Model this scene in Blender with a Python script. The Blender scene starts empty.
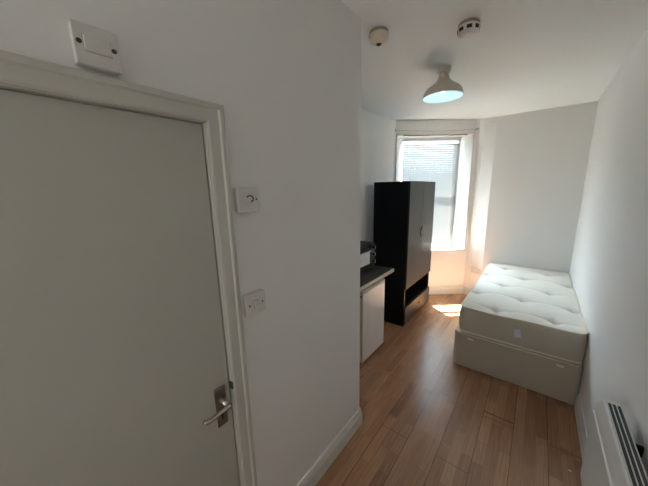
import bpy, bmesh, math, random
from mathutils import Vector, Matrix
random.seed(4)
S = bpy.context.scene
COL = S.collection
PI = math.pi

# ------------------------------------------------------------------ materials
def new_mat(name):
    m = bpy.data.materials.new(name); m.use_nodes = True
    return m, m.node_tree, m.node_tree.nodes['Principled BSDF']

def mat(name, col, rough=0.5, metal=0.0, spec=0.5, bump=0.0, scale=60.0, mottle=0.0, mscale=6.0, detail=3.0):
    m, nt, b = new_mat(name)
    b.inputs['Base Color'].default_value = (*col, 1)
    b.inputs['Roughness'].default_value = rough
    b.inputs['Metallic'].default_value = metal
    b.inputs['Specular IOR Level'].default_value = spec
    tc = nt.nodes.new('ShaderNodeTexCoord')
    if mottle:
        n = nt.nodes.new('ShaderNodeTexNoise'); n.inputs['Scale'].default_value = mscale; n.inputs['Detail'].default_value = 4
        r = nt.nodes.new('ShaderNodeMapRange')
        r.inputs['To Min'].default_value = 1 - mottle; r.inputs['To Max'].default_value = 1 + mottle
        h = nt.nodes.new('ShaderNodeMix'); h.data_type = 'RGBA'; h.blend_type = 'MULTIPLY'; h.inputs[0].default_value = 1
        h.inputs[6].default_value = (*col, 1)
        nt.links.new(tc.outputs['Object'], n.inputs['Vector'])
        nt.links.new(n.outputs['Fac'], r.inputs['Value'])
        nt.links.new(r.outputs['Result'], h.inputs[7])
        nt.links.new(h.outputs[2], b.inputs['Base Color'])
    if bump:
        n = nt.nodes.new('ShaderNodeTexNoise'); n.inputs['Scale'].default_value = scale; n.inputs['Detail'].default_value = detail
        bp = nt.nodes.new('ShaderNodeBump'); bp.inputs['Strength'].default_value = bump; bp.inputs['Distance'].default_value = 0.01
        nt.links.new(tc.outputs['Object'], n.inputs['Vector'])
        nt.links.new(n.outputs['Fac'], bp.inputs['Height']); nt.links.new(bp.outputs['Normal'], b.inputs['Normal'])
    return m

M = {}
M['wall'] = mat('white_wall_paint', (0.895, 0.885, 0.865), 0.75, bump=0.12, scale=9, mottle=0.012, mscale=2.5, spec=0.3)
M['ceil'] = mat('white_ceiling_paint', (0.89, 0.905, 0.89), 0.85, bump=0.10, scale=5, spec=0.2)
M['gloss'] = mat('white_gloss_paint', (0.80, 0.785, 0.74), 0.38, bump=0.04, scale=14, spec=0.4)
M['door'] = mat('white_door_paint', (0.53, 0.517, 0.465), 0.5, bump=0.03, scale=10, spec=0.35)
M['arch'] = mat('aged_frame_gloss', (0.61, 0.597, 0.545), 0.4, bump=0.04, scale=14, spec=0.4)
M['plastic'] = mat('white_plastic', (0.72, 0.70, 0.665), 0.38, mottle=0.01)
M['old_plastic'] = mat('yellowed_plastic', (0.74, 0.66, 0.52), 0.45, mottle=0.02)
M['base_shade'] = mat('shade_toned_plastic', (0.42, 0.36, 0.26), 0.5, mottle=0.05)  # dark tone paints the shadow under the ceiling into the alarm bases
M['gap'] = mat('shadowed_plastic_seam', (0.30, 0.28, 0.25), 0.6, mottle=0.03)
M['lamp'] = mat('cream_lamp_enamel', (0.66, 0.60, 0.49), 0.45, mottle=0.02)
M['dark'] = mat('dark_slot', (0.015, 0.014, 0.013), 0.6, mottle=0.05)
M['screw'] = mat('screw_metal', (0.10, 0.09, 0.08), 0.5, metal=0.7, mottle=0.05)
M['chrome'] = mat('worn_chrome', (0.55, 0.52, 0.48), 0.24, metal=1.0, mottle=0.06, mscale=30)
M['chrome_dull'] = mat('tarnished_chrome', (0.34, 0.31, 0.28), 0.30, metal=1.0, mottle=0.1, mscale=40)
M['black_ash'] = mat('black_ash_board', (0.0045, 0.0047, 0.0065), 0.42, spec=0.18, bump=0.02, scale=80)
M['black_door'] = mat('black_satin_door', (0.010, 0.010, 0.011), 0.55, spec=0.52, bump=0.015, scale=40)
M['black_in'] = mat('black_inner_board', (0.006, 0.006, 0.006), 0.6, spec=0.2, mottle=0.05)
M['black_pl'] = mat('black_plastic', (0.010, 0.010, 0.011), 0.45, spec=0.25, mottle=0.05)
M['grey_metal'] = mat('grey_handle_metal', (0.20, 0.20, 0.20), 0.3, metal=0.9, mottle=0.05)
M['white_ename'] = mat('white_fridge_enamel', (0.87, 0.87, 0.87), 0.3, mottle=0.01)
M['cream_seal'] = mat('cream_fridge_edge', (0.80, 0.70, 0.52), 0.4, mottle=0.02)
M['worktop'] = mat('dark_laminate_worktop', (0.080, 0.074, 0.068), 0.42, mottle=0.25, mscale=90)
M['edge'] = mat('worn_worktop_edge', (0.50, 0.41, 0.31), 0.4, mottle=0.08, mscale=20)
M['oven_glass'] = mat('oven_door_glass', (0.66, 0.67, 0.68), 0.10, spec=0.8, mottle=0.02)  # pale base colour stands in for the bright reflection in the door
M['knob'] = mat('silver_knob', (0.55, 0.55, 0.55), 0.3, metal=0.6, mottle=0.03)
M['heater'] = mat('white_heater_enamel', (0.74, 0.73, 0.71), 0.38, mottle=0.01)
M['grille'] = mat('heater_grille_shadow', (0.05, 0.05, 0.05), 0.6, mottle=0.1)
M['tag'] = mat('blue_white_label', (0.66, 0.72, 0.84), 0.5, mottle=0.02)
M['wood_trim'] = mat('stained_batten', (0.34, 0.24, 0.14), 0.5, mottle=0.15, mscale=12)
M['wire'] = mat('curtain_wire_white', (0.62, 0.57, 0.50), 0.4, mottle=0.03)
M['hook'] = mat('dull_hook_metal', (0.22, 0.19, 0.16), 0.4, metal=0.6, mottle=0.05)

def fabric(name, col, rough=0.9, wscale=180.0, strength=0.25, mot=0.03):
    m, nt, b = new_mat(name)
    b.inputs['Roughness'].default_value = rough; b.inputs['Specular IOR Level'].default_value = 0.15
    tc = nt.nodes.new('ShaderNodeTexCoord')
    n = nt.nodes.new('ShaderNodeTexNoise'); n.inputs['Scale'].default_value = 7; n.inputs['Detail'].default_value = 5
    cr = nt.nodes.new('ShaderNodeMix'); cr.data_type = 'RGBA'
    cr.inputs[6].default_value = (*[c * (1 - mot) for c in col], 1); cr.inputs[7].default_value = (*[min(1, c * (1 + mot)) for c in col], 1)
    nt.links.new(tc.outputs['Object'], n.inputs['Vector']); nt.links.new(n.outputs['Fac'], cr.inputs[0])
    nt.links.new(cr.outputs[2], b.inputs['Base Color'])
    w = nt.nodes.new('ShaderNodeTexNoise'); w.inputs['Scale'].default_value = wscale; w.inputs['Detail'].default_value = 2
    bp = nt.nodes.new('ShaderNodeBump'); bp.inputs['Strength'].default_value = strength; bp.inputs['Distance'].default_value = 0.003
    nt.links.new(tc.outputs['Object'], w.inputs['Vector']); nt.links.new(w.outputs['Fac'], bp.inputs['Height'])
    nt.links.new(bp.outputs['Normal'], b.inputs['Normal'])
    return m
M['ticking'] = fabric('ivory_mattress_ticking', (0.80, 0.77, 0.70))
M['border'] = fabric('shaded_mattress_border', (0.55, 0.50, 0.415))  # darker than the top: the shade on the sides is put into the colour
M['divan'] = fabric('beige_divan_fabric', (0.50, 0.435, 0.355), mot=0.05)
M['piping'] = fabric('cream_piping', (0.82, 0.76, 0.62))
M['tuft'] = fabric('grey_tuft_thread', (0.55, 0.54, 0.50))

def floor_mat():
    m, nt, b = new_mat('oak_strip_laminate')
    N = nt.nodes.new; Lk = nt.links.new
    tc = N('ShaderNodeTexCoord'); sp = N('ShaderNodeSeparateXYZ'); Lk(tc.outputs['Object'], sp.inputs[0])
    cb = N('ShaderNodeCombineXYZ')
    ax = N('ShaderNodeMath'); ax.operation = 'ADD'; ax.inputs[1].default_value = 0.70 + 0.183 * 20
    Lk(sp.outputs['X'], ax.inputs[0])
    ay = N('ShaderNodeMath'); ay.operation = 'ADD'; ay.inputs[1].default_value = 10.0
    Lk(sp.outputs['Y'], ay.inputs[0])
    Lk(ay.outputs[0], cb.inputs['X']); Lk(ax.outputs[0], cb.inputs['Y'])
    def brick(w, h, mortar, off, freq, c1, c2, cm, bias=0.0, smooth=0.1):
        t = N('ShaderNodeTexBrick'); Lk(cb.outputs[0], t.inputs['Vector'])
        t.offset = off; t.offset_frequency = freq; t.squash = 1
        t.inputs['Scale'].default_value = 1; t.inputs['Brick Width'].default_value = w; t.inputs['Row Height'].default_value = h
        t.inputs['Mortar Size'].default_value = mortar; t.inputs['Bias'].default_value = bias
        t.inputs['Mortar Smooth'].default_value = smooth
        t.inputs['Color1'].default_value = (*c1, 1); t.inputs['Color2'].default_value = (*c2, 1); t.inputs['Mortar'].default_value = (*cm, 1)
        return t
    strip = brick(0.42, 0.061, 0.0006, 0.37, 2, (0.455, 0.245, 0.130), (0.305, 0.152, 0.080), (0.22, 0.115, 0.065))
    strip2 = brick(0.63, 0.061, 0.0, 0.61, 3, (1.14, 1.12, 1.08), (0.82, 0.81, 0.81), (1, 1, 1))
    plank = brick(1.20, 0.183, 0.0016, 0.43, 2, (1, 1, 1), (1, 1, 1), (0.22, 0.19, 0.17))
    # grain stretched along the boards
    mp = N('ShaderNodeMapping'); mp.inputs['Scale'].default_value = (60, 3.0, 1); Lk(tc.outputs['Object'], mp.inputs['Vector'])
    g = N('ShaderNodeTexNoise'); g.inputs['Scale'].default_value = 1.6; g.inputs['Detail'].default_value = 6; g.inputs['Distortion'].default_value = 0.6
    Lk(mp.outputs[0], g.inputs['Vector'])
    gr = N('ShaderNodeMapRange'); gr.inputs['From Min'].default_value = 0.3; gr.inputs['From Max'].default_value = 0.7
    gr.inputs['To Min'].default_value = 0.80; gr.inputs['To Max'].default_value = 1.14; Lk(g.outputs['Fac'], gr.inputs['Value'])
    # knots
    mk = N('ShaderNodeMapping'); mk.inputs['Scale'].default_value = (5.5, 2.3, 1); Lk(tc.outputs['Object'], mk.inputs['Vector'])
    v = N('ShaderNodeTexVoronoi'); v.inputs['Scale'].default_value = 1.0; Lk(mk.outputs[0], v.inputs['Vector'])
    kr = N('ShaderNodeMapRange'); kr.inputs['From Min'].default_value = 0.02; kr.inputs['From Max'].default_value = 0.10
    kr.inputs['To Min'].default_value = 0.62; kr.inputs['To Max'].default_value = 1.0; Lk(v.outputs['Distance'], kr.inputs['Value'])
    def mul(a, bb):
        x = N('ShaderNodeMix'); x.data_type = 'RGBA'; x.blend_type = 'MULTIPLY'; x.inputs[0].default_value = 1
        Lk(a, x.inputs[6]); Lk(bb, x.inputs[7]); return x.outputs[2]
    c = mul(strip.outputs['Color'], strip2.outputs['Color'])
    c = mul(c, gr.outputs['Result']); c = mul(c, kr.outputs['Result']); c = mul(c, plank.outputs['Color'])
    Lk(c, b.inputs['Base Color'])
    b.inputs['Roughness'].default_value = 0.24; b.inputs['Specular IOR Level'].default_value = 0.65
    bp = N('ShaderNodeBump'); bp.inputs['Strength'].default_value = 0.25; bp.inputs['Distance'].default_value = 0.002
    Lk(plank.outputs['Fac'], bp.inputs['Height']); bp.invert = True
    Lk(bp.outputs['Normal'], b.inputs['Normal'])
    return m
M['floor'] = floor_mat()

def slat_mat():
    m, nt, b = new_mat('white_blind_slat')
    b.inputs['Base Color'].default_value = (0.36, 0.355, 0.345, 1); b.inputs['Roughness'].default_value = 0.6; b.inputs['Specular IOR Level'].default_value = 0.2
    t = nt.nodes.new('ShaderNodeBsdfTranslucent'); t.inputs['Color'].default_value = (0.92, 0.88, 0.82, 1)
    mx = nt.nodes.new('ShaderNodeMixShader'); mx.inputs[0].default_value = 0.025
    out = nt.nodes['Material Output']
    nt.links.new(b.outputs[0], mx.inputs[1]); nt.links.new(t.outputs[0], mx.inputs[2]); nt.links.new(mx.outputs[0], out.inputs[0])
    return m
M['slat'] = slat_mat()
def glass_mat():
    m, nt, b = new_mat('window_glass')
    g = nt.nodes.new('ShaderNodeBsdfGlossy'); g.inputs['Roughness'].default_value = 0.02
    t = nt.nodes.new('ShaderNodeBsdfTransparent'); t.inputs['Color'].default_value = (0.97, 0.985, 0.98, 1)
    mx = nt.nodes.new('ShaderNodeMixShader'); mx.inputs[0].default_value = 0.06
    nt.links.new(t.outputs[0], mx.inputs[1]); nt.links.new(g.outputs[0], mx.inputs[2])
    nt.links.new(mx.outputs[0], nt.nodes['Material Output'].inputs[0])
    return m
M['glass'] = glass_mat()
def emit_mat(name, col, s):
    m, nt, b = new_mat(name)
    b.inputs['Base Color'].default_value = (0.9, 0.9, 0.9, 1)
    b.inputs['Emission Color'].default_value = (*col, 1); b.inputs['Emission Strength'].default_value = s
    return m
M['bulb'] = emit_mat('frosted_led_bulb', (0.60, 0.86, 1.0), 0.9)

# ------------------------------------------------------------------ mesh helpers
def obj(name, bm, m, parent=None, smooth=False, bevel=0.0, seg=2, mats=None, loc=None, rot=None):
    bmesh.ops.recalc_face_normals(bm, faces=bm.faces)
    me = bpy.data.meshes.new(name); bm.to_mesh(me); bm.free()
    for x in (mats or [m]): me.materials.append(x)
    if smooth:
        for p in me.polygons: p.use_smooth = True
    o = bpy.data.objects.new(name, me); COL.objects.link(o)
    if parent: o.parent = parent
    if loc: o.location = loc
    if rot: o.rotation_euler = rot
    if bevel:
        b = o.modifiers.new('bevel', 'BEVEL'); b.width = bevel; b.segments = seg; b.limit_method = 'ANGLE'; b.angle_limit = 0.6
        for p in me.polygons: p.use_smooth = True
        w = o.modifiers.new('wn', 'WEIGHTED_NORMAL'); w.keep_sharp = True
    return o
def box(bm, a, b):
    x0, y0, z0 = [min(p, q) for p, q in zip(a, b)]; x1, y1, z1 = [max(p, q) for p, q in zip(a, b)]
    v = [bm.verts.new(p) for p in ((x0,y0,z0),(x1,y0,z0),(x1,y1,z0),(x0,y1,z0),(x0,y0,z1),(x1,y0,z1),(x1,y1,z1),(x0,y1,z1))]
    for f in ((0,3,2,1),(4,5,6,7),(0,1,5,4),(1,2,6,5),(2,3,7,6),(3,0,4,7)): bm.faces.new([v[i] for i in f])
    return v
def B(*boxes):
    bm = bmesh.new()
    for a, b in boxes: box(bm, a, b)
    return bm
def prism(bm, poly, z0, z1):
    """plan polygon [(x,y)..] raised from z0 to z1"""
    lo = [bm.verts.new((x, y, z0)) for x, y in poly]; hi = [bm.verts.new((x, y, z1)) for x, y in poly]
    n = len(poly)
    bm.faces.new(lo[::-1]); bm.faces.new(hi)
    for i in range(n): bm.faces.new((lo[i], lo[(i+1) % n], hi[(i+1) % n], hi[i]))
def extrude_profile(bm, prof, fn, a, b):
    """closed 2D profile, fn(p, s) -> 3D point, swept s = a..b (list of stations allowed)"""
    rings = [[bm.verts.new(fn(p, s)) for p in prof] for s in (a, b)]
    n = len(prof)
    bm.faces.new(rings[0][::-1]); bm.faces.new(rings[1])
    for i in range(n): bm.faces.new((rings[0][i], rings[0][(i+1) % n], rings[1][(i+1) % n], rings[1][i]))
def sweep(bm, rings, caps=True, closed=False):
    R = [[bm.verts.new(p) for p in r] for r in rings]; n = len(R[0])
    last = len(R) if closed else len(R) - 1
    for k in range(last):
        a, b = R[k], R[(k+1) % len(R)]
        for i in range(n): bm.faces.new((a[i], a[(i+1) % n], b[(i+1) % n], b[i]))
    if caps and not closed: bm.faces.new(R[0][::-1]); bm.faces.new(R[-1])
def tube(bm, pts, r, n=12, closed=False):
    pts = [Vector(p) for p in pts]; rings = []; up = None
    rr = r if isinstance(r, (list, tuple)) else [r] * len(pts)
    m = len(pts)
    for i, p in enumerate(pts):
        if closed: d = pts[(i+1) % m] - pts[i-1]
        else: d = pts[min(i+1, m-1)] - pts[max(i-1, 0)]
        d.normalize()
        if up is None: up = Vector((0,0,1)) if abs(d.z) < 0.9 else Vector((1,0,0))
        s = d.cross(up).normalized(); u = s.cross(d).normalized(); up = u
        rings.append([p + (s * math.cos(2*PI*k/n) + u * math.sin(2*PI*k/n)) * rr[i] for k in range(n)])
    sweep(bm, rings, closed=closed)
def lathe(bm, prof, n=40, c=(0,0,0), axis='Z', cap=True):
    """prof [(r,h)...]"""
    def P(r, h, a):
        x, y = r * math.cos(a), r * math.sin(a)
        if axis == 'Z': q = (x, y, h)
        elif axis == 'X': q = (h, x, y)
        else: q = (x, h, y)
        return tuple(q[i] + c[i] for i in range(3))
    rings = [[bm.verts.new(P(max(r, 1e-4), h, 2*PI*k/n)) for k in range(n)] for r, h in prof]
    for a, b in zip(rings, rings[1:]):
        for i in range(n): bm.faces.new((a[i], a[(i+1) % n], b[(i+1) % n], b[i]))
    if cap: bm.faces.new(rings[0][::-1]); bm.faces.new(rings[-1])
def empty(name, loc, label, cat, group=None, rotz=0.0):
    o = bpy.data.objects.new(name, None); COL.objects.link(o); o.location = loc; o.rotation_euler = (0, 0, rotz)
    o.empty_display_size = 0.1
    o['label'] = label; o['category'] = cat
    if group: o['group'] = group
    return o
def tag(o, label, cat, group=None):
    o['label'] = label; o['category'] = cat
    if group: o['group'] = group
    return o
def struct(name, bm, m, label=None, cat=None, parent=None, **k):
    o = obj(name, bm, m, parent, **k)
    if parent is None: o['kind'] = 'structure'
    if label: o['label'] = label
    if cat: o['category'] = cat
    return o

# ------------------------------------------------------------------ the room
XL, XD, XR, YF, ZC = -1.65, -0.835, 0.391, 4.318, 2.53
YE = 1.393                                   # end of the door wall
A40 = math.radians(40)
U = Vector((math.cos(A40), math.sin(A40), 0)); NN = Vector((U.y, -U.x, 0)); O = Vector((-0.78, 4.42, 0))
def W(u, d, z):                              # window-wall frame: u along, d towards outside, z up
    return tuple(O + U * u - NN * d + Vector((0, 0, z)))
def Wp(u, d): return W(u, d, 0)[:2]

struct('floor', B(((-1.95, -1.5, -0.06), (0.6, 4.75, 0))), M['floor'], 'brown oak strip laminate floor running the length of the room', 'floor')
bm = bmesh.new()
prism(bm, [(-1.95, -1.5), (0.6, -1.5), (0.6, 3.0), (-1.95, 3.0)], ZC, ZC + 0.12)
rim = [((-1.95, 3.0), ZC), ((0.6, 3.0), ZC), ((0.6, YF + 0.15), ZC), ((-0.535, YF + 0.0), ZC + 0.006), ((-0.535, YF + .2), ZC + .01), (Wp(0.04, 0.02), ZC + 0.035), (Wp(-0.55, 0.02), ZC + 0.036), (Wp(-1.15, 0.02), ZC + 0.04), ((-1.95, 3.6), ZC + 0.03)]
ctr = bm.verts.new((-0.7, 3.45, ZC + 0.006)); vs = [bm.verts.new((*p, z)) for p, z in rim]
for i in range(len(vs)): bm.faces.new((ctr, vs[i], vs[(i+1) % len(vs)]))
prism(bm, [(-2.30, 3.0), (0.6, 3.0), (0.6, 4.75), Wp(0.6, 0.69), Wp(-1.45, 0.69)], ZC + 0.05, ZC + 0.12)   # unseen overhang added past the window, shaped to limit the sun patch
struct('ceiling', bm, M['ceil'], 'plain white painted ceiling', 'ceiling')
struct('wall_right', B(((XR, -1.5, 0), (XR + 0.12, 4.6, 2.62))), M['wall'], 'long plain white wall beside the bed and the panel heater', 'wall')
struct('wall_back', B(((-0.535, YF, 0), (XR + 0.1, YF + 0.12, 2.62))), M['wall'], 'plain white wall behind the foot of the bed', 'wall')
struct('wall_left', B(((XL - 0.12, YE - 0.1, 0), (XL, 3.70, 2.62))), M['wall'], 'white wall behind the black wardrobe', 'wall')
struct('wall_rear', B(((-1.0, -1.5, 0), (0.5, -1.38, 2.62))), M['wall'], 'white wall behind the viewpoint', 'wall')
# the wall that holds the door, turning the corner to the left
DY0, DY1, DZ = -0.315, 0.470, 1.872          # the rough opening
bm = bmesh.new()
box(bm, (XD - 0.1, -1.5, 0), (XD, DY0, 2.62)); box(bm, (XD - 0.1, DY0, DZ), (XD, DY1, 2.62))
box(bm, (XD - 0.1, DY1, 0), (XD, YE, 2.62))
struct('wall_door', bm, M['wall'], 'near white wall holding the door and its light switches', 'wall')
struct('wall_partition', B(((XL - 0.05, YE - 0.1, 0), (XD - 0.1, YE, 2.62))), M['wall'], 'white partition wall beside the kitchen worktop', 'wall')
# window wall
UL, UR, ZS, ZT = -1.125, -0.035, 0.715, 2.375
bm = bmesh.new()
def wprism(bm, poly, z0, z1): prism(bm, [Wp(u, d) for u, d in poly], z0, z1)
wprism(bm, [(-1.30, 0.0), (UR, 0.0), (UR, 0.26), (-1.30, 0.26)], 0, ZS)
wprism(bm, [(-1.30, 0.0), (UR, 0.0), (UR, 0.26), (-1.30, 0.26)], ZT, 2.66)
wprism(bm, [(-1.30, 0.0), (UL, 0.0), (UL + 0.06, 0.26), (-1.30, 0.26)], ZS, ZT)
wprism(bm, [(UR, 0.0), (0.0, 0.0), (0.10, 0.26), (UR, 0.26)], 0, 2.66)
wprism(bm, [(UR, 0.0), (UR, 0.26), (UR - 0.075, 0.26), (UR - 0.07, 0.17)], ZS, ZT)
cv = [(-0.78, 4.42), (-0.745, 4.425), (-0.69, 4.405), (-0.615, 4.365), (-0.535, YF)]
prism(bm, cv + [(-0.535, 4.56), (-0.85, 4.60)], 0, 2.66)
struct('wall_window', bm, M['wall'], 'white angled wall below and around the blind-covered window', 'wall')

# baseboards
SK = [(0, 0), (0.016, 0), (0.016, 0.085), (0.012, 0.098), (0.012, 0.108), (0.007, 0.128), (0, 0.132)]
def skirt(path, left=True):
    """path of plan points, the room lies on the left of the direction of travel"""
    bm = bmesh.new(); P = [Vector((x, y, 0)) for x, y in path]; rings = []
    for i, p in enumerate(P):
        ds = []
        if i > 0: ds.append((P[i] - P[i-1]).normalized())
        if i < len(P) - 1: ds.append((P[i+1] - P[i]).normalized())
        ns = [Vector((-d.y, d.x, 0)) for d in ds]
        n = sum(ns, Vector()).normalized(); n = n / max(0.4, n.dot(ns[0]))
        rings.append([p + n * t + Vector((0, 0, z)) for t, z in SK])
    sweep(bm, rings); return bm
struct('baseboard_left', skirt([(XD - 0.7, YE), (XD, YE), (XD, 0.531)]), M['gloss'], 'white moulded skirting board along the door wall', 'skirting board')
struct('baseboard_right', skirt([(XR, -1.3), (XR, 2.498)]), M['gloss'], 'white skirting board along the right wall under the heater', 'skirting board')
struct('baseboard_back', skirt([(XR, YF), (-0.535, YF)] + cv[::-1][1:] + [Wp(-0.72, 0)]), M['gloss'], 'white skirting board curving under the window', 'skirting board')

# ------------------------------------------------------------------ door
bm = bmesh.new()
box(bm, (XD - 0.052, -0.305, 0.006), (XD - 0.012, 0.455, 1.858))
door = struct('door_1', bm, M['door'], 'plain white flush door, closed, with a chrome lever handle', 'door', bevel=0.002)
# frame lining behind the leaf
bm = bmesh.new()
for y0, y1 in ((DY0, -0.308), (0.459, DY1)): box(bm, (XD - 0.1, y0, 0), (XD + 0.001, y1, DZ))
box(bm, (XD - 0.1, DY0, 1.862), (XD + 0.001, DY1, DZ))
box(bm, (XD - 0.1, DY0, 0), (XD - 0.06, -0.29, DZ)); box(bm, (XD - 0.1, 0.44, 0), (XD - 0.06, DY1, DZ)); box(bm, (XD - 0.1, DY0, 1.845), (XD - 0.06, DY1, DZ))
struct('trim_1', bm, M['arch'], 'white door lining inside the architrave', 'door frame')
# architrave: profile (outward, thickness), swept round the opening with mitres
AP = [(0, 0), (0, 0.010), (0.006, 0.013), (0.036, 0.015), (0.041, 0.021), (0.052, 0.021), (0.057, 0.017), (0.057, 0)]
bm = bmesh.new(); y0, y1, zt = -0.311, 0.461, 1.864
path = [((y0, 0.0), (-1, 0)), ((y0, zt), (-1, 1)), ((y1, zt), (1, 1)), ((y1, 0.0), (1, 0))]
sweep(bm, [[(XD + t, p[0] + d[0] * w, p[1] + d[1] * w) for w, t in AP] for p, d in path])
struct('trim_2', bm, M['arch'], 'white moulded architrave around the door', 'door frame')
# lever handle on its plate
xf = XD - 0.012
h = obj('door_handle', B(((xf, 0.393, 0.785), (xf + 0.006, 0.434, 0.945))), M['chrome_dull'], door, bevel=0.002); h['label'] = 'chrome lever handle on a rectangular plate'
bm = bmesh.new(); lathe(bm, [(0.012, xf + 0.004), (0.013, xf + 0.012), (0.009, xf + 0.018), (0.009, xf + 0.05)], 16, (0, 0.418, 0.888), 'X')
tube(bm, [(xf + 0.047, 0.426, 0.889), (xf + 0.052, 0.415, 0.890), (xf + 0.053, 0.400, 0.891), (xf + 0.053, 0.378, 0.888), (xf + 0.052, 0.352, 0.884), (xf + 0.050, 0.336, 0.885), (xf + 0.047, 0.327, 0.891)], [0.008, 0.0095, 0.009, 0.0085, 0.008, 0.008, 0.007], 12)
obj('lever', bm, M['chrome'], h, smooth=True)
bm = bmesh.new(); lathe(bm, [(0.006, xf + 0.0058), (0.006, xf + 0.0068)], 16, (0, 0.413, 0.832), 'X'); box(bm, (xf + 0.0058, 0.4105, 0.812), (xf + 0.0068, 0.4155, 0.830))
obj('keyhole', bm, M['dark'], h)
obj('latch', B(((XD - 0.011, 0.4555, 0.915), (XD + 0.006, 0.4615, 0.945))), M['screw'], door, bevel=0.001)

# ------------------------------------------------------------------ window
bm = bmesh.new()
def wbox(bm, u0, u1, d0, d1, z0, z1): wprism(bm, [(u0, d0), (u1, d0), (u1, d1), (u0, d1)], z0, z1)
FL, FR = -1.065, -0.105
for a, b in ((FL, FL + 0.05), (FR - 0.05, FR)): wbox(bm, a, b, 0.175, 0.25, ZS, ZT)
wbox(bm, FL, FR, 0.175, 0.25, ZT - 0.05, ZT); wbox(bm, FL, FR, 0.175, 0.25, ZS, ZS + 0.055)
win = struct('window_1', bm, M['gloss'], 'white sash window in the angled wall behind the venetian blind', 'window', bevel=0.003)
bm = bmesh.new()
a, b = FL + 0.05, FR - 0.05
for d, z0, z1 in ((0.19, 0.77, 1.56), (0.215, 1.525, ZT - 0.05)):
    wbox(bm, a, a + 0.04, d, d + 0.024, z0, z1); wbox(bm, b - 0.04, b, d, d + 0.024, z0, z1)
    wbox(bm, a, b, d, d + 0.024, z0, z0 + 0.045); wbox(bm, a, b, d, d + 0.024, z1 - 0.04, z1)
obj('sash', bm, M['gloss'], win)
bm = bmesh.new(); wbox(bm, a + .03, b - .03, 0.200, 0.204, 0.80, 1.53); wbox(bm, a + .03, b - .03, 0.225, 0.229, 1.56, ZT - 0.08)
obj('glass_pane', bm, M['glass'], win)
# splayed white reveal boards, sill board and front bead
bm = bmesh.new()
wprism(bm, [(UR - 0.002, -0.004), (UR - 0.010, -0.004), (FR - 0.012, 0.175), (FR - 0.002, 0.175)], ZS, ZT)
wprism(bm, [(UL + 0.002, -0.004), (UL + 0.010, -0.004), (FL + 0.012, 0.175), (FL + 0.002, 0.175)], ZS, ZT)
wprism(bm, [(UL + .01, 0), (UR - .01, 0), (FR, 0.175), (FL, 0.175)], ZT - 0.012, ZT)
obj('window_reveal', bm, M['gloss'], win)
bm = bmesh.new()
wprism(bm, [(UL - 0.01, -0.018), (UR + 0.012, -0.018), (UR + .0, 0), (FR, 0.18), (FL, 0.18), (UL, 0)], ZS - 0.024, ZS + 0.004)
obj('window_sill', bm, M['gloss'], win, bevel=0.004)
bm = bmesh.new()
wbox(bm, UL - 0.004, UL + 0.014, -0.016, 0.003, ZS + 0.004, ZT + 0.014); wbox(bm, UR - 0.012, UR + 0.008, -0.016, 0.003, ZS + 0.004, ZT + 0.014)
wbox(bm, UL - 0.004, UR + 0.008, -0.016, 0.003, ZT - 0.002, ZT + 0.014)
obj('window_bead', bm, M['gloss'], win, bevel=0.003)
bm = bmesh.new(); wbox(bm, UL + 0.10, UR - 0.09, -0.004, 0.02, ZT - 0.018, ZT - 0.004)
o = obj('batten', bm, M['wood_trim'], win); o['label'] = 'brown stained wooden batten across the top'

# venetian blind hanging in the reveal
BL, BR, BD = -0.985, -0.145, 0.150
BZ0, BZ1 = 0.745, 2.335
blind = empty('venetian_blind', W((BL + BR) / 2, BD, BZ0), 'white venetian blind with closed slats hanging over the window', 'blind', rotz=A40)
hw = (BR - BL) / 2; BH = BZ1 - BZ0
o = obj('head_rail', B(((-hw, -0.02, BH - 0.03), (hw, 0.02, BH))), M['gloss'], blind, bevel=0.003)
SUN_EL = math.radians(61.0); sd = Vector((0.77 * math.cos(SUN_EL), -0.64 * math.cos(SUN_EL), -math.sin(SUN_EL)))
bm = bmesh.new(); TILT = math.atan2(-sd.z, sd.dot(NN)) + math.radians(0.25)
pitch = 0.0315; n = int((BH - 0.06) / pitch)
for k in range(n):
    zc = 0.03 + k * pitch; ring = []
    for sgn in (-1, 1):
        pr = []
        for t in (-1, -0.5, 0, 0.5, 1):
            q = t * 0.0182; crown = 0.0006 * (1 - t * t)
            # inner edge (towards the room, local -y) hangs low
            y = q * math.cos(TILT) - crown * math.sin(TILT); z = q * math.sin(TILT) + crown * math.cos(TILT)
            pr.append((y, zc + z))
        ring.append(pr)
    lo = [[bm.verts.new((sx * (hw - 0.004), y, z)) for y, z in ring[0]] for sx in (-1, 1)]
    for i in range(4): bm.faces.new((lo[0][i], lo[1][i], lo[1][i+1], lo[0][i+1]))
o = obj('slats', bm, M['slat'], blind)
sm = o.modifiers.new('thick', 'SOLIDIFY'); sm.thickness = 0.0006
obj('bottom_rail', B(((-hw, -0.012, 0.0), (hw, 0.012, 0.016))), M['gloss'], blind, bevel=0.003)
for k in (-0.78, 0.0, 0.78):
    bm = bmesh.new(); tube(bm, [(k * hw, -0.0145, 0.01), (k * hw, -0.0145, BH - 0.02)], 0.0009, 6)
    obj('ladder_cord', bm, M['wire'], blind)
bm = bmesh.new(); tube(bm, [(-hw + 0.09, -0.026, 0.75), (-hw + 0.09, -0.026, BH - 0.015)], 0.003, 8); obj('tilt_wand', bm, M['gloss'], blind, smooth=True)

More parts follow.
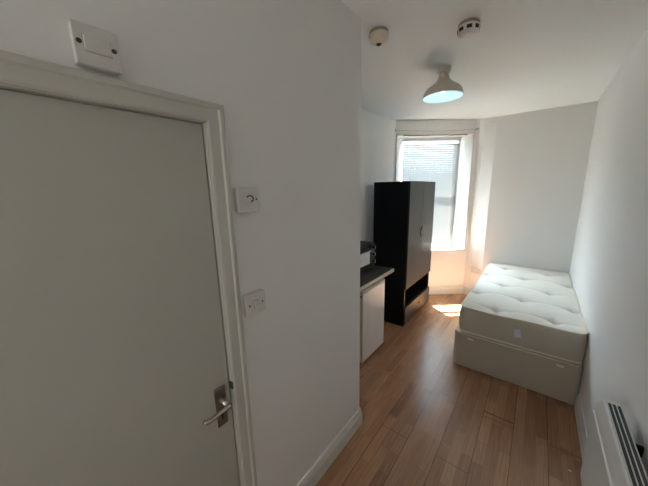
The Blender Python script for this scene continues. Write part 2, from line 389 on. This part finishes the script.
# curtain wire across the top of the window
cw = empty('curtain_wire', W((UL + UR) / 2, -0.035, 2.418), 'thin curtain wire stretched between two small hooks above the window', 'curtain wire', rotz=A40)
half = 0.572
bm = bmesh.new(); tube(bm, [(-half + half * 2 * k / 12, 0, 0.012 - 0.018 * (1 - ((k - 6) / 6) ** 2)) for k in range(13)], 0.004, 8)
obj('wire', bm, M['wire'], cw, smooth=True)
for sx in (-1, 1):
    bm = bmesh.new(); lathe(bm, [(0.010, 0.036), (0.010, 0.031), (0.004, 0.027), (0.004, -0.004), (0.009, -0.006), (0.009, -0.012), (0.004, -0.014)], 14, (sx * half, 0, 0.012), 'Y')
    obj('hook', bm, M['hook'], cw, smooth=True)

# double socket on the splayed wall by the bed
p0, p1 = Vector((-0.69, 4.405, 0)), Vector((-0.535, YF, 0)); dd = (p1 - p0).normalized()
so = empty('wall_socket', tuple(p0 + dd * 0.075 + Vector((0, 0, 0.37))), 'white double socket low on the wall between window and bed', 'socket', rotz=math.atan2(dd.y, dd.x))
obj('plate', B(((-0.073, -0.012, 0), (0.073, 0.006, 0.086))), M['plastic'], so, bevel=0.004)
for cx in (-0.036, 0.036):
    for dx, dz, w, hh in ((0, 0.052, 0.004, 0.008), (-0.011, 0.030, 0.007, 0.0045), (0.011, 0.030, 0.007, 0.0045)):
        obj('pin_slot', B(((cx + dx - w/2, -0.0125, dz - hh/2), (cx + dx + w/2, -0.011, dz + hh/2))), M['dark'], so)
for cx in (-0.056, 0.056): obj('rocker', B(((cx - 0.006, -0.016, 0.062), (cx + 0.006, -0.011, 0.080))), M['plastic'], so, bevel=0.001)

# ------------------------------------------------------------------ switches on the door wall
def plate(name, y, z, w, hgt, t, label, cat):
    e = empty(name, (XD, y, z - hgt/2), label, cat)
    obj('back_box', B(((0.0, -w/2, 0), (t - 0.008, w/2, hgt))), M['plastic'], e, bevel=0.003)
    obj('plate', B(((t - 0.007, -w/2 - 0.001, -0.001), (t, w/2 + 0.001, hgt + 0.001))), M['plastic'], e, bevel=0.003)
    return e, t
def screw(e, t, y, z, r=0.0045):
    bm = bmesh.new(); lathe(bm, [(r, t - 0.001), (r, t + 0.0008), (r * 0.6, t + 0.0012)], 12, (0, y, z), 'X'); obj('screw', bm, M['screw'], e)
e, t = plate('light_switch', 0.581, 1.222, 0.086, 0.086, 0.022, 'white square light switch with one rocker, lower of the two by the door', 'light switch')
obj('rocker', B(((t - 0.002, -0.008, 0.028), (t + 0.006, 0.008, 0.058))), M['plastic'], e, bevel=0.002)
obj('rocker_gap', B(((t - 0.002, -0.0095, 0.0265), (t + 0.0004, 0.0095, 0.0595))), M['gap'], e)
screw(e, t, -0.030, 0.043, 0.004); screw(e, t, 0.030, 0.043, 0.004)
e, t = plate('key_switch', 0.582, 1.620, 0.086, 0.086, 0.024, 'white square wall plate with a curved dark mark, upper of the two by the door', 'wall control')
bm = bmesh.new(); tube(bm, [(t + 0.0008, 0.014 * math.cos(a) + 0.002, 0.047 + 0.011 * math.sin(a)) for a in [math.radians(x) for x in range(150, -100, -25)]], 0.0022, 8)
o = obj('key_turn', bm, M['dark'], e); 
bm = bmesh.new(); lathe(bm, [(0.016, t - 0.001), (0.016, t + 0.002), (0.013, t + 0.004)], 20, (0, 0.002, 0.043), 'X'); obj('key_barrel', bm, M['plastic'], e, smooth=False)
o.location.x = 0.004
screw(e, t, 0.033, 0.045, 0.0035)
e, t = plate('fused_spur', 0.209, 1.973, 0.080, 0.082, 0.028, 'white fused connection box with two dark screws above the door', 'fused switch')
obj('fuse_cover', B(((t - 0.002, -0.0235, 0.0275), (t + 0.005, 0.0245, 0.0585))), M['plastic'], e, bevel=0.002)
obj('cover_gap', B(((t - 0.002, -0.0245, 0.0265), (t + 0.0004, 0.0255, 0.0595))), M['gap'], e)
screw(e, t, -0.031, 0.044, 0.0052); screw(e, t, 0.031, 0.043, 0.0052)

# ------------------------------------------------------------------ ceiling things
lamp = empty('pendant_lamp', (-0.656, 2.297, ZC - 0.21), 'cream bell-shaped ceiling pendant lamp glowing cool white inside', 'ceiling lamp')
z0 = 0.21
bm = bmesh.new(); lathe(bm, [(0.046, z0), (0.047, z0 - 0.006), (0.045, z0 - 0.036), (0.040, z0 - 0.040)], 36); obj('ceiling_rose', bm, M['lamp'], lamp, bevel=0.002)
bm = bmesh.new(); lathe(bm, [(0.026, z0 - 0.038), (0.026, z0 - 0.05)], 24); obj('lamp_holder', bm, M['lamp'], lamp, smooth=True)
out = [(0.030, 0.162), (0.033, 0.158), (0.036, 0.143), (0.042, 0.128), (0.052, 0.113), (0.069, 0.097), (0.093, 0.081), (0.115, 0.065), (0.130, 0.047), (0.138, 0.027), (0.143, 0.008), (0.145, 0.0)]
bm = bmesh.new(); lathe(bm, out + [(0.142, 0.0)] + [(r - 0.003, hh - 0.001) for r, hh in out[::-1][1:-1]] + [(0.027, 0.158)], 56, cap=True)
M['shade_in'] = mat('white_shade_lining', (0.86, 0.88, 0.9), 0.5, mottle=0.01)
o = obj('lamp_shade', bm, M['lamp'], lamp, smooth=True, mats=[M['lamp'], M['shade_in']])
no = len(out)
for p in o.data.polygons:
    k = min(v for v in p.vertices) // 56
    if k >= no: p.material_index = 1
bm = bmesh.new(); lathe(bm, [(0.012, 0.158), (0.014, 0.13), (0.026, 0.112), (0.034, 0.085), (0.033, 0.062), (0.024, 0.046), (0.010, 0.040)], 28); obj('bulb', bm, M['bulb'], lamp, smooth=True)

al = empty('smoke_alarm', (-0.402, 1.810, ZC - 0.066), 'white round smoke alarm with dark vent slots, right of the two on the ceiling', 'smoke alarm')
bm = bmesh.new(); lathe(bm, [(0.050, 0.066), (0.050, 0.062), (0.054, 0.061), (0.054, 0.055), (0.046, 0.050)], 40); obj('base_plate', bm, M['base_shade'], al, bevel=0.001)
bm = bmesh.new(); lathe(bm, [(0.048, 0.052), (0.055, 0.047), (0.056, 0.030), (0.052, 0.014), (0.042, 0.004), (0.020, 0.0)], 40); obj('cover', bm, M['plastic'], al, smooth=True)
for k in range(8):
    a = k * PI / 4 - 0.5; pts = []
    bm = bmesh.new()
    ring = []
    for q in (-0.24, -0.12, 0, 0.12, 0.24):
        ca, sa = math.cos(a + q), math.sin(a + q)
        ring.append([(0.051 * ca, 0.051 * sa, 0.038), (0.0568 * ca, 0.0568 * sa, 0.036), (0.0545 * ca, 0.0545 * sa, 0.019), (0.049 * ca, 0.049 * sa, 0.019)])
    sweep(bm, ring); obj('vent_slot', bm, M['dark'], al)
bm = bmesh.new(); lathe(bm, [(0.004, 0.004), (0.004, -0.001)], 10, (0.0, -0.03, 0.002)); obj('indicator_light', bm, M['plastic'], al)
al = empty('heat_alarm', (-0.813, 1.551, ZC - 0.068), 'cream round heat detector with a small dark nub, left on the ceiling', 'heat detector')
bm = bmesh.new(); lathe(bm, [(0.048, 0.068), (0.048, 0.063), (0.053, 0.062), (0.053, 0.056), (0.046, 0.050)], 40); obj('base_plate', bm, M['base_shade'], al, bevel=0.001)
bm = bmesh.new(); lathe(bm, [(0.046, 0.053), (0.055, 0.049), (0.056, 0.026), (0.051, 0.016), (0.033, 0.012), (0.030, 0.004), (0.016, 0.002)], 40); obj('cover', bm, M['old_plastic'], al, smooth=True)
bm = bmesh.new(); lathe(bm, [(0.015, 0.004), (0.015, -0.001), (0.006, -0.003), (0.005, -0.008)], 16); obj('sensor', bm, M['screw'], al)

# ------------------------------------------------------------------ wardrobe (front faces +x)
WX0, WX1, WY0, WY1, WH = -1.538, -1.10, 2.875, 3.768, 1.722
wd = empty('wardrobe', ((WX0 + WX1)/2, (WY0 + WY1)/2, 0), 'tall black two-door wardrobe with an open shelf and a bottom drawer', 'wardrobe')
dx, dy, T = (WX1 - WX0)/2, (WY1 - WY0)/2, 0.018
fx = dx - 0.018                              # carcass front, doors sit in front of it
bm = bmesh.new()
for y in (-dy, dy - T): box(bm, (-dx, y, 0), (fx, y + T, WH))
box(bm, (-dx, -dy, WH - T), (fx, dy, WH)); box(bm, (-dx, -dy, 0.055), (fx, dy, 0.055 + T)); box(bm, (-dx, -dy, 0.466), (fx, dy, 0.466 + T)); box(bm, (-dx, -dy, 0.235), (fx - 0.002, dy, 0.235 + T))
obj('carcass', bm, M['black_ash'], wd)
obj('back_panel', B(((-dx - 0.002, -dy + 0.004, 0.05), (-dx + 0.004, dy - 0.004, WH - 0.004))), M['black_in'], wd)
obj('plinth', B(((fx - 0.045, -dy + T, 0), (fx - 0.03, dy - T, 0.055))), M['black_in'], wd)
for s in (-1, 1):
    a, b = (-dy + 0.002, -0.0015) if s < 0 else (0.0015, dy - 0.002)
    d = obj('door', B(((fx + 0.001, a, 0.478), (dx, b, WH - 0.003))), M['black_door'], wd, bevel=0.0015)
    # half-oval pull, the two halves make one oval across the gap
    bm = bmesh.new(); pr = []
    for k in range(13):
        th = -PI/2 + PI * k / 12
        pr.append((s * (0.004 + 0.058 * math.cos(th)), 1.11 + 0.066 * math.sin(th)))
    lo = [bm.verts.new((dx - 0.001, y, z)) for y, z in pr]; hi = [bm.verts.new((dx + 0.010, s*0.004 + (y - s*0.004) * 0.8, 1.11 + (z - 1.11) * 0.88)) for y, z in pr]
    bm.faces.new(hi); bm.faces.new(lo[::-1])
    for i in range(len(pr)): j = (i+1) % len(pr); bm.faces.new((lo[i], lo[j], hi[j], hi[i]))
    obj('handle', bm, M['black_pl'], d, bevel=0.002)
dr = obj('drawer', B(((fx - 0.28, -dy + 0.03, 0.08), (fx, dy - 0.03, 0.20)), ((fx + 0.001, -dy + 0.002, 0.03), (dx, dy - 0.002, 0.245))), M['black_door'], wd, bevel=0.0015)
bm = bmesh.new(); lathe(bm, [(0.008, dx - 0.001), (0.007, dx + 0.010), (0.015, dx + 0.014), (0.017, dx + 0.022), (0.012, dx + 0.027)], 20, (0, 0.03, 0.155), 'X'); obj('knob', bm, M['grey_metal'], dr, smooth=True)

# ------------------------------------------------------------------ fridge, worktop, oven
FY0, FY1, FX1, FH = 1.945, 2.385, -1.135, 0.752
fr = empty('mini_fridge', (FX1 - 0.24, (FY0 + FY1)/2, 0), 'small white undercounter fridge below the dark worktop', 'fridge')
hy = (FY1 - FY0)/2
obj('cabinet_body', B(((-0.24, -hy, 0.02), (0.195, hy, FH))), M['white_ename'], fr, bevel=0.006)
fd = obj('door', B(((0.200, -hy, 0.035), (0.240, hy, FH - 0.004))), M['white_ename'], fr, bevel=0.006)
obj('door_edge_trim', B(((0.202, -hy - 0.002, 0.037), (0.239, -hy + 0.002, FH - 0.006))), M['cream_seal'], fd)
obj('handle', B(((0.238, -hy + 0.02, FH - 0.030), (0.248, hy - 0.02, FH - 0.014))), M['plastic'], fd, bevel=0.003)
obj('hinge', B(((0.196, -hy - 0.004, FH - 0.060), (0.232, -hy + 0.01, FH - 0.046))), M['grey_metal'], fr)
for sx, sy in ((-0.2, -1), (-0.2, 1), (0.17, -1), (0.17, 1)):
    bm = bmesh.new(); lathe(bm, [(0.015, 0.0), (0.015, 0.012), (0.010, 0.022)], 14, (sx, sy * (hy - 0.04), 0)); obj('foot', bm, M['black_pl'], fr)
wt = empty('kitchen_worktop', (-1.366, 1.95, 0.80), 'dark speckled worktop with a pale worn front edge over the fridge', 'worktop')
obj('slab', B(((-0.28, -0.55, 0.0), (0.268, 0.545, 0.038))), M['worktop'], wt, bevel=0.003)
o = obj('front_edge', B(((0.268, -0.55, 0.001), (0.276, 0.545, 0.036)), ((-0.2, 0.545, 0.001), (0.276, 0.549, 0.036))), M['edge'], wt, bevel=0.002); o['label'] = 'pale worn edging strip'
obj('support_panel', B(((-0.28, -0.55, -0.80), (0.20, -0.532, 0.0))), M['white_ename'], wt)
ZW = 0.8385
ov = empty('mini_oven', (-1.40, 2.155, ZW), 'black countertop mini oven with three knobs on the worktop', 'oven')
obj('body', B(((-0.16, -0.235, 0.016), (0.13, 0.235, 0.275))), M['black_pl'], ov, bevel=0.008)
obj('control_panel', B(((0.129, 0.130, 0.02), (0.145, 0.234, 0.27))), M['black_pl'], ov, bevel=0.003)
od = obj('door', B(((0.131, -0.233, 0.03), (0.150, 0.126, 0.235))), M['black_pl'], ov, bevel=0.003)
obj('glass', B(((0.149, -0.205, 0.080), (0.1525, 0.110, 0.198))), M['oven_glass'], od, bevel=0.001)
bm = bmesh.new(); tube(bm, [(0.148, -0.20, 0.214), (0.172, -0.195, 0.214), (0.172, 0.095, 0.214), (0.148, 0.100, 0.214)], 0.006, 10); obj('handle', bm, M['knob'], od, smooth=True)
for z in (0.236, 0.163, 0.090):
    bm = bmesh.new(); lathe(bm, [(0.020, 0.143), (0.019, 0.150), (0.016, 0.152), (0.015, 0.170), (0.012, 0.172)], 20, (0, 0.185, z), 'X')
    kb = obj('knob', bm, M['black_pl'], ov, bevel=0.001)
    obj('pointer', B(((0.165, 0.182, z - 0.016), (0.176, 0.188, z + 0.016))), M['knob'], kb, bevel=0.001)
    bm = bmesh.new(); lathe(bm, [(0.0215, 0.144), (0.0215, 0.146), (0.0195, 0.1465)], 24, (0, 0.185, z), 'X'); obj('bezel', bm, M['chrome_dull'], kb)
for sx, sy in ((-0.13, -0.2), (-0.13, 0.2), (0.10, -0.2), (0.10, 0.2)):
    bm = bmesh.new(); lathe(bm, [(0.012, 0.0), (0.014, 0.018)], 12, (sx, sy, 0)); obj('foot', bm, M['black_pl'], ov)

# ------------------------------------------------------------------ bed
DX0, DX1, BY0, BY1 = -0.480, 0.386, 2.503, 4.295
cx, cy = (DX0 + DX1)/2, (BY0 + BY1)/2
dv = empty('divan_base', (cx, cy, 0), 'beige fabric divan bed base under the mattress', 'bed base')
hx, hyb = (DX1 - DX0)/2, (BY1 - BY0)/2
rd = 0.028; pl = []
for qx, qy, a0 in ((1, 1, 0), (-1, 1, 90), (-1, -1, 180), (1, -1, 270)):
    for k in range(6):
        a = math.radians(a0 + 18 * k); pl.append((qx * (hx - rd) + rd * math.cos(a), qy * (hyb - rd) + rd * math.sin(a)))
bm = bmesh.new(); prism(bm, pl, 0.006, 0.340)
obj('base_box', bm, M['divan'], dv, bevel=0.007, seg=3)
bm = bmesh.new(); rr = 0.004
tube(bm, [(-hx + 0.02, -hyb + 0.004, 0.331), (hx - 0.02, -hyb + 0.004, 0.331)], 0.005, 8); tube(bm, [(-hx + 0.004, -hyb + 0.02, 0.331), (-hx + 0.004, hyb - 0.02, 0.331)], 0.005, 8)
obj('piping', bm, M['piping'], dv, smooth=True)
for x in (-0.348, 0.262):
    bm = bmesh.new(); v = box(bm, (x - cx - 0.022, -hyb - 0.006, 0.288), (x - cx + 0.022, -hyb + 0.002, 0.304)); o = obj('grip_tab', bm, M['piping'], dv, bevel=0.003); o['label'] = 'small white tab on the front panel'
for sx, sy in ((-1, -1), (1, -1), (-1, 1), (1, 1)):
    bm = bmesh.new(); lathe(bm, [(0.02, 0.0), (0.022, 0.02)], 14, (sx * (hx - 0.08), sy * (hyb - 0.08), 0)); obj('glide_foot', bm, M['black_pl'], dv)

MX0, MX1, MY0, MY1 = -0.452, 0.383, 2.527, 4.300
mz0, mz1 = 0.341, 0.577
cx, cy = (MX0 + MX1)/2, (MY0 + MY1)/2
mt = empty('mattress', (cx, cy, mz0), 'ivory tufted mattress with piped edges lying on the divan base', 'mattress')
hx, hyb, rc = (MX1 - MX0)/2, (MY1 - MY0)/2, 0.055
tuft = [(-0.235, 4.085), (0.186, 4.085), (-0.035, 3.74), (-0.400, 3.74), (0.335, 3.74), (-0.205, 3.365), (0.186, 3.365), (-0.018, 3.01), (-0.39, 3.01), (0.335, 3.01), (-0.19, 2.655), (0.205, 2.655)]
tuft = [(a - cx, b - cy) for a, b in tuft]
HT = mz1 - mz0
def rrpt(x, y):                               # square plan -> rounded corners
    ax, ay = abs(x), abs(y); ex, ey = ax - (hx - rc), ay - (hyb - rc)
    if ex > 0 and ey > 0:
        m = max(ex, ey); L = math.hypot(ex, ey); k = m / L if L else 1
        ax, ay = hx - rc + ex * k, hyb - rc + ey * k
    return math.copysign(ax, x), math.copysign(ay, y)
def top_h(x, y):
    e = min(hx - abs(x), hyb - abs(y)); h = HT
    h += 0.016 * (1 - math.exp(-e / 0.07)) + 0.004 * math.sin(x * 9) * math.sin(y * 6.3)
    for tx, ty in tuft:
        ddx, ddy = x - tx, y - ty; r = math.hypot(ddx, ddy)
        h -= 0.028 * math.exp(-(r / 0.035) ** 2) + 0.015 * math.exp(-(r / 0.10) ** 2)
        # creases pulling sideways from each tuft
        h -= 0.011 * math.exp(-(ddy / 0.016) ** 2) * math.exp(-(ddx / 0.13) ** 2) + 0.006 * math.exp(-(ddx / 0.014) ** 2) * math.exp(-(ddy / 0.08) ** 2)
    # stitched quilting squares around the tufts of the left row
    return h
bm = bmesh.new(); nx, ny = 90, 170
grid = [[None] * (nx + 1) for _ in range(ny + 1)]
for j in range(ny + 1):
    for i in range(nx + 1):
        x, y = rrpt(-hx + 2 * hx * i / nx, -hyb + 2 * hyb * j / ny)
        grid[j][i] = bm.verts.new((x, y, top_h(x, y)))
for j in range(ny):
    for i in range(nx): bm.faces.new((grid[j][i], grid[j][i+1], grid[j+1][i+1], grid[j+1][i]))
loop = [grid[0][i] for i in range(nx)] + [grid[j][nx] for j in range(ny)] + [grid[ny][i] for i in range(nx, 0, -1)] + [grid[j][0] for j in range(ny, 0, -1)]
edge = [v.co.copy() for v in loop]
obj('top_panel', bm, M['ticking'], mt, smooth=True)
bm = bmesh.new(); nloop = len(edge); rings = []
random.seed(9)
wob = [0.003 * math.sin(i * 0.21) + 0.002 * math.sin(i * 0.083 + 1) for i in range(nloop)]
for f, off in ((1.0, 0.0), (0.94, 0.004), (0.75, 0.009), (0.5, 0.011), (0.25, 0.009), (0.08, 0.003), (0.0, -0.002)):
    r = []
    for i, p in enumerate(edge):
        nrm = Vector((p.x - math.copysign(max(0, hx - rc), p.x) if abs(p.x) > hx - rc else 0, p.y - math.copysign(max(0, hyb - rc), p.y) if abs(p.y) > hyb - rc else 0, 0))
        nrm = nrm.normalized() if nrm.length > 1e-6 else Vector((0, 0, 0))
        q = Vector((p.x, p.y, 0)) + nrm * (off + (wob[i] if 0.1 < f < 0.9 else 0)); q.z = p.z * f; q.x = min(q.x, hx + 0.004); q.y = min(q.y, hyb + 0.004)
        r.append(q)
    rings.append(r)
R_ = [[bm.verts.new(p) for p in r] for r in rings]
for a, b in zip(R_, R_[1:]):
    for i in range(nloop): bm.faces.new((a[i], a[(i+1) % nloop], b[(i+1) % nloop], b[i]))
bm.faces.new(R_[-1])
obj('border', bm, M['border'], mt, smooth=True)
step = edge[::3]
for nm, zf, zo in (('top_piping', 1.0, 0.001), ('bottom_piping', 0.0, 0.006)):
    bm = bmesh.new(); tube(bm, [(p.x * 1.003, p.y * 1.001, p.z * zf + zo) for p in step], 0.0058, 8, closed=True); obj(nm, bm, M['piping'], mt, smooth=True)
for tx, ty in tuft:
    bm = bmesh.new(); zt = top_h(tx, ty); lathe(bm, [(0.009, zt - 0.003), (0.009, zt + 0.002), (0.005, zt + 0.004)], 12, (tx, ty, 0)); obj('tuft', bm, M['tuft'], mt, smooth=True)
bm = bmesh.new(); tx = -0.018 - cx; yv = -hyb - 0.0135
q = [(-0.026, 0.030), (0.014, 0.040), (0.026, -0.026), (-0.016, -0.036)]
lo = [bm.verts.new((tx + a, yv, 0.118 + b)) for a, b in q]; hi = [bm.verts.new((tx + a, yv + 0.0015, 0.118 + b)) for a, b in q]
bm.faces.new(lo); bm.faces.new(hi[::-1])
for i in range(4): bm.faces.new((lo[i], lo[(i+1) % 4], hi[(i+1) % 4], hi[i]))
o = obj('care_label', bm, M['tag'], mt); o['label'] = 'pale blue care label on the front border'

# ------------------------------------------------------------------ panel heater on the right wall
HY0, HY1, HZ0, HZ1 = 0.93, 1.475, 0.33, 0.765
ht = empty('panel_heater', (XR, (HY0 + HY1)/2, HZ0), 'white electric panel heater with a slotted top on the right wall', 'heater')
hl = (HY1 - HY0)/2; HH = HZ1 - HZ0
def hp(x): return x - XR
prof = [(hp(0.300), HH), (hp(0.286), HH - 0.03), (hp(0.282), HH - 0.058), (hp(0.288), 0.02), (hp(0.30), 0.0), (hp(0.352), 0.0), (hp(0.352), HH)]
bm = bmesh.new(); extrude_profile(bm, prof, lambda p, s: (p[0], s, p[1]), -hl, hl)
obj('body', bm, M['heater'], ht, bevel=0.004)
bm = bmesh.new(); fp = [(hp(0.2835), HH - 0.062), (hp(0.277), HH - 0.066), (hp(0.279), 0.03), (hp(0.289), 0.03)]
extrude_profile(bm, fp, lambda p, s: (p[0], s, p[1]), -hl + 0.006, hl - 0.006); obj('front_panel', bm, M['heater'], ht, bevel=0.002)
g0, g1 = hp(0.308), hp(0.348)
g = obj('top_grille', B(((g0, -hl + 0.02, HH - 0.004), (g1, hl - 0.025, HH + 0.001))), M['grille'], ht)
for k in range(4):
    x = g0 + (g1 - g0) * k / 3
    obj('grille_bar', B(((x - 0.0016, -hl + 0.02, HH - 0.002), (x + 0.0016, hl - 0.025, HH + 0.004))), M['heater'], g)
for y in (-0.15, 0.12):
    obj('wall_bracket', B(((hp(0.351), y - 0.006, HH - 0.09), (0.0005, y + 0.006, HH - 0.05))), M['black_pl'], ht)
    obj('wall_bracket', B(((hp(0.351), y - 0.006, 0.06), (0.0005, y + 0.006, 0.10))), M['black_pl'], ht)

# small bits on the floor: the open board joint and the white crumb
gp = struct('trim_3', B(((-0.150, 2.044, -0.002), (0.028, 2.053, 0.0006))), M['dark'], 'dark open joint at the end of a floor board', 'floor joint')
bm = bmesh.new(); bmesh.ops.create_icosphere(bm, subdivisions=2, radius=0.005)
for v in bm.verts: v.co.z *= 0.4; v.co.x *= 1.8
o = obj('paper_scrap', bm, M['plastic']); o.location = (0.312, 1.862, 0.002); tag(o, 'tiny white scrap on the floor near the heater', 'scrap')

# ------------------------------------------------------------------ light
w = bpy.data.worlds.new('sky'); S.world = w; w.use_nodes = True
bg = w.node_tree.nodes['Background']; bg.inputs['Color'].default_value = (0.66, 0.83, 1.0, 1); bg.inputs['Strength'].default_value = 6.0
def light(name, kind, energy, col, loc, rot=None, **k):
    l = bpy.data.lights.new(name, kind); l.energy = energy; l.color = col
    for a, b in k.items(): setattr(l, a, b)
    o = bpy.data.objects.new(name, l); COL.objects.link(o); o.location = loc
    if rot: o.rotation_euler = rot
    return o
light('sun', 'SUN', 95.0, (1.0, 0.96, 0.87), (-4, 7, 8), sd.to_track_quat('-Z', 'Y').to_euler(), angle=math.radians(0.55))
# daylight from the open sky just outside the window
dl = -NN; p = O + U * (-0.58) + dl * 1.25 + Vector((0, 0, 2.45))
aim = (O + U * (-0.58) + Vector((0, 0, 1.5)) - p)
light('sky_light', 'AREA', 225.0, (0.74, 0.88, 1.0), p, aim.to_track_quat('-Z', 'Y').to_euler(), shape='RECTANGLE', size=0.9, size_y=1.9)
light('bulb_light', 'POINT', 0.22, (0.50, 0.83, 1.0), (-0.656, 2.297, ZC - 0.19), shadow_soft_size=0.03)

# unseen fill lamp added behind the viewpoint to lift the door and near walls
light('fill_light', 'AREA', 2.8, (1.0, 0.97, 0.92), (-0.60, -1.30, 1.55), (PI/2, 0, -0.38), shape='RECTANGLE', size=0.36, size_y=1.7)

# ------------------------------------------------------------------ camera (fitted to the photograph)
cam = bpy.data.cameras.new('camera'); co = bpy.data.objects.new('camera', cam); COL.objects.link(co)
cam.sensor_fit = 'HORIZONTAL'; cam.sensor_width = 36.0; cam.lens = 264.82 / 648 * 36.0; cam.clip_start = 0.02
yaw, pit, rol = 0.678725, 0.198560, 0.0225092
fwd = Vector((-math.sin(yaw) * math.cos(pit), math.cos(yaw) * math.cos(pit), -math.sin(pit)))
right = Vector((math.cos(yaw), math.sin(yaw), 0)); down = fwd.cross(right)
r2 = right * math.cos(rol) + down * math.sin(rol); d2 = down * math.cos(rol) - right * math.sin(rol)
co.matrix_world = Matrix(((r2.x, -d2.x, -fwd.x, 0), (r2.y, -d2.y, -fwd.y, 0), (r2.z, -d2.z, -fwd.z, 1.65), (0, 0, 0, 1)))
S.camera = co
S.view_settings.view_transform = 'Standard'; S.view_settings.look = 'None'; S.view_settings.exposure = 1.28; S.view_settings.gamma = 1.0
S.view_settings.use_curve_mapping = False
